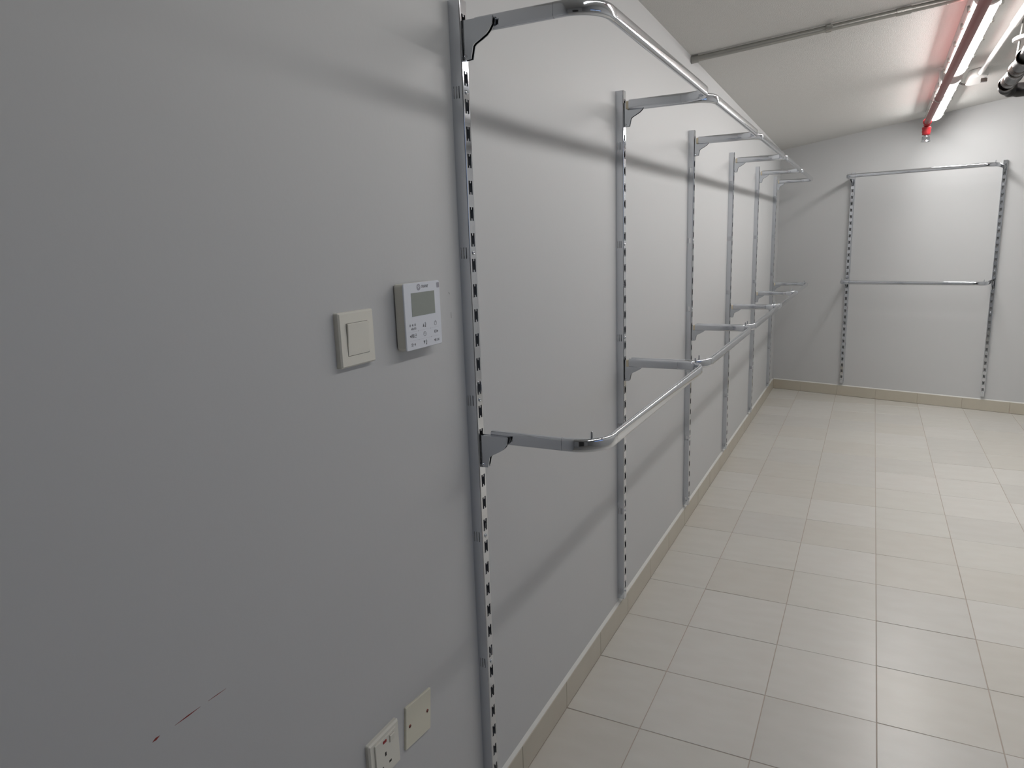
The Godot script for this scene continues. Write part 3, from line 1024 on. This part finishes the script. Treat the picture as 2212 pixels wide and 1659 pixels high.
func build_ceiling_services() -> void:
	# galvanised conduit across the ceiling
	var c0 := below(0.0, -3.2, 0.0165)
	var c1 := below(0.998, -3.33, 0.0165)
	var o := thing("conduit", "galvanised conduit running across the ceiling from left wall to lamps", "conduit", c0)
	var dir := (c1 - c0).normalized()
	var length := (c1 - c0).length()
	var fr := frame_to(Vector3.ZERO, dir)
	var st := st_new()
	tube(st, [Vector3.ZERO, c1 - c0], 0.0125, 18)
	part("tube", done(st), M.galv, o)
	for q in [[0.0, 0.03, 0.0155, "coupling"], [0.772, 0.05, 0.0145, "coupling"]]:
		st = st_new()
		lathe(st, [Vector2(0.012, 0.0), Vector2(q[2], 0.0), Vector2(q[2], q[1]), Vector2(0.012, q[1])], fr * move(0, 0, q[0]), 18, false)
		part(q[3], done(st), M.galv, o)
	# saddle clip
	st = st_new()
	var at := fr * move(0, 0, length * 0.525)
	lathe(st, [Vector2(0.0125, -0.010), Vector2(0.0152, -0.010), Vector2(0.0152, 0.010), Vector2(0.0125, 0.010)], at, 18, false)
	box(st, Vector3(length * 0.525 - 0.01, 0.0555, -0.048), Vector3(length * 0.525 + 0.01, 0.0585, -0.012))
	part("saddle_clip", done(st), M.galv, o)

	# sprinkler pipe with its drop and head
	var p0 := below(1.022, -1.6, 0.15)
	var p1 := below(0.996, -5.44, 0.15)
	o = thing("sprinkler_pipe", "dull red sprinkler pipe hanging in front of the lamps", "pipe", p0)
	st = st_new()
	tube(st, [Vector3.ZERO, p1 - p0], 0.0185, 24)
	part("tube", done(st), M.red_pipe, o)
	var e := p1 - p0
	st = st_new()
	var pts := []
	for i in 9:
		var a := PI / 2 * i / 8.0
		pts.append(e + Vector3(0, -0.035 * (1 - cos(a)), -0.035 * sin(a)))
	tube(st, pts, 0.0195, 20)
	lathe(st, [Vector2(0.0, 0.0), Vector2(0.025, 0.002), Vector2(0.027, 0.010), Vector2(0.024, 0.02), Vector2(0.026, 0.03), Vector2(0.023, 0.042), Vector2(0.024, 0.05), Vector2(0.0, 0.052)], Transform3D(Basis(Vector3.RIGHT, PI / 2), e + Vector3(0, -0.026, -0.035)), 18)
	lathe(st, [Vector2(0.0, 0.0), Vector2(0.0235, 0.001), Vector2(0.0255, 0.012), Vector2(0.0225, 0.024), Vector2(0.0, 0.025)], frame_to(e + Vector3(0, 0, 0.012), Vector3.FORWARD), 18)
	part("elbow", done(st), M.red_tape, o, Transform3D.IDENTITY, "bright red taped elbow")
	st = st_new()
	lathe(st, [Vector2(0.0, 0.0), Vector2(0.013, 0.0), Vector2(0.014, 0.006), Vector2(0.0215, 0.009), Vector2(0.023, 0.012), Vector2(0.0235, 0.034), Vector2(0.028, 0.040), Vector2(0.029, 0.043), Vector2(0.024, 0.043), Vector2(0.02, 0.036), Vector2(0.0, 0.036)], Transform3D(Basis(Vector3.RIGHT, PI / 2), e + Vector3(0, -0.076, -0.035)), 20, false)
	part("sprinkler_head", done(st), M.chrome_soft, o, Transform3D.IDENTITY, "silvery sprinkler cup")
	# its hanger
	var hz := -4.60
	var hp := p0.lerp(p1, (p0.z - hz) / (p0.z - p1.z))
	var hc := below(hp.x - 0.008, hz, 0.0)
	o = thing("pipe_hanger", "white strap and rod hanger carrying the red sprinkler pipe", "pipe hanger", hc)
	var drop := hp - hc
	st = st_new()
	lathe(st, [Vector2(0.0, 0.0), Vector2(0.016, 0.0), Vector2(0.016, 0.004), Vector2(0.007, 0.012), Vector2(0.0, 0.012)], Transform3D(Basis(Vector3.RIGHT, PI / 2), Vector3.ZERO), 14, false)
	tube(st, [Vector3(0, -0.004, 0), drop + Vector3(0, 0.055, 0)], 0.005, 10)
	part("rod", done(st), M.lamp_body, o)
	st = st_new()
	for s in [-1, 1]:
		tube(st, [drop + Vector3(0, 0.056, 0), drop + Vector3(s * 0.012, 0.042, -0.01), drop + Vector3(s * 0.0215, 0.012, -0.02), drop + Vector3(s * 0.0215, 0.0, -0.03)], 0.0028, 8)
	var ring := []
	for i in 25:
		var a := TAU * i / 24
		ring.append(drop + Vector3(cos(a) * 0.0205, sin(a) * 0.0205, -0.03))
	tube(st, ring, 0.0024, 8)
	part("strap", done(st), M.lamp_body, o)

	# white pipe to the right of the lamps
	var w0 := below(1.235, -2.6, 0.03)
	var w1 := below(1.203, -4.83, 0.03)
	o = thing("white_pipe", "thin white pipe on the ceiling right of the lamps", "pipe", w0)
	st = st_new()
	tube(st, [Vector3.ZERO, w1 - w0], 0.0125, 18)
	part("tube", done(st), M.lamp_body, o)
	st = st_new()
	tube(st, [(w1 - w0) * 0.42, (w1 - w0) * 0.575], 0.0165, 18)
	part("sleeve", done(st), M.lamp_body, o)
	# junction box at its end
	o = thing("junction_box", "small white junction box at the end of the white pipe", "junction box", below(1.196, -4.98, 0.0))
	st = st_new()
	prism(st, round_rect(0.09, 0.28, 0.045, 6), 0.0, 0.042, 0.005, Transform3D(Basis(Vector3(1, CEIL_X, 0).normalized(), Vector3(0, 0, 1), Vector3(0.115, -0.993, 0)), Vector3.ZERO))
	part("box", done(st), M.lamp_body, o)
	st = st_new()
	box(st, Vector3(0.02, -0.058, 0.02), Vector3(0.05, -0.04, 0.05))
	part("cover_screw", done(st), M.foil, o)
	for i in 3:
		st = st_new()
		tube(st, [Vector3(-0.03, -0.045, -0.07 - 0.02 * i), Vector3(-0.055, -0.035, -0.085 - 0.02 * i), Vector3(-0.085, -0.02, -0.075 - 0.022 * i)], 0.0015, 6)
		part("wire", done(st), M.foil, o)

	# black insulated pipe with its bend
	var b0 := below(1.195, -2.6, 0.25)
	var b1 := below(1.232, -4.08, 0.25)
	o = thing("insulated_pipe", "black foam insulated pipe wrapped in tape, turning right under the ceiling", "pipe", b0)
	st = st_new()
	pts = []
	var rng := RandomNumberGenerator.new()
	rng.seed = 9
	var q1 := b1 - b0
	var frs := []
	var n := 46
	var base := []
	for i in n + 1:
		base.append(q1 * (float(i) / n))
	for i in range(1, 9):
		var a := PI / 2 * i / 8.0
		base.append(q1 + Vector3(0.05 * (1 - cos(a)), -0.012 * sin(a), -0.05 * sin(a)))
	for i in range(1, 10):
		base.append(q1 + Vector3(0.05 + 0.05 * i, -0.012, -0.05))
	var prof := circle(1.0, 22)
	var rings := []
	for i in base.size():
		var a: Vector3 = base[max(0, i - 1)]
		var b: Vector3 = base[min(base.size() - 1, i + 1)]
		var f := frame_to(base[i], b - a)
		var r := 0.029 + rng.randf_range(-0.0022, 0.0022)
		frs.append(Transform3D(f.basis * Basis.from_scale(Vector3(r, r * rng.randf_range(0.95, 1.05), 1)), f.origin))
	sweep(st, prof, frs)
	part("foam_sleeve", done(st), M.black_foam, o)
	for w in [[0.60, 0.05, 0.2], [0.71, 0.034, -0.25], [0.775, 0.06, 0.12], [0.875, 0.04, -0.2], [0.95, 0.045, 0.3]]:
		var c: Vector3 = q1 * w[0]
		var h: float = w[1]
		st = st_new()
		lathe(st, [Vector2(0.0285, -h), Vector2(0.0312, -h + 0.004), Vector2(0.0318, 0.0), Vector2(0.0308, h - 0.004), Vector2(0.0285, h)], frame_to(c, q1.normalized() + Vector3(w[2], w[2] * 0.6, 0)), 20)
		part("tape_wrap", done(st), M.foil, o)
	# threaded rods and the white disc
	var dz := -3.86
	var dx := 1.247
	o = thing("rod_hanger", "steel rod with white disc holding up the black insulated pipe", "pipe hanger", below(dx, dz, 0.0))
	st = st_new()
	tube(st, [Vector3.ZERO, Vector3(-0.016, -0.218, 0.0)], 0.0048, 10)
	part("rod", done(st), M.galv, o)
	st = st_new()
	tube(st, [Vector3(0.026, 0, 0.01), Vector3(0.024, -0.09, 0.01)], 0.0065, 10)
	part("sleeve", done(st), M.galv, o)
	st = st_new()
	lathe(st, [Vector2(0.0, -0.006), Vector2(0.077, -0.006), Vector2(0.08, -0.003), Vector2(0.08, 0.006), Vector2(0.075, 0.01), Vector2(0.0, 0.01)], Transform3D(Basis(Vector3.RIGHT, -PI / 2), Vector3(0.045, -0.105, 0.0)), 32, false)
	part("disc", done(st), M.lamp_body, o, Transform3D.IDENTITY, "white round disc on the rod")
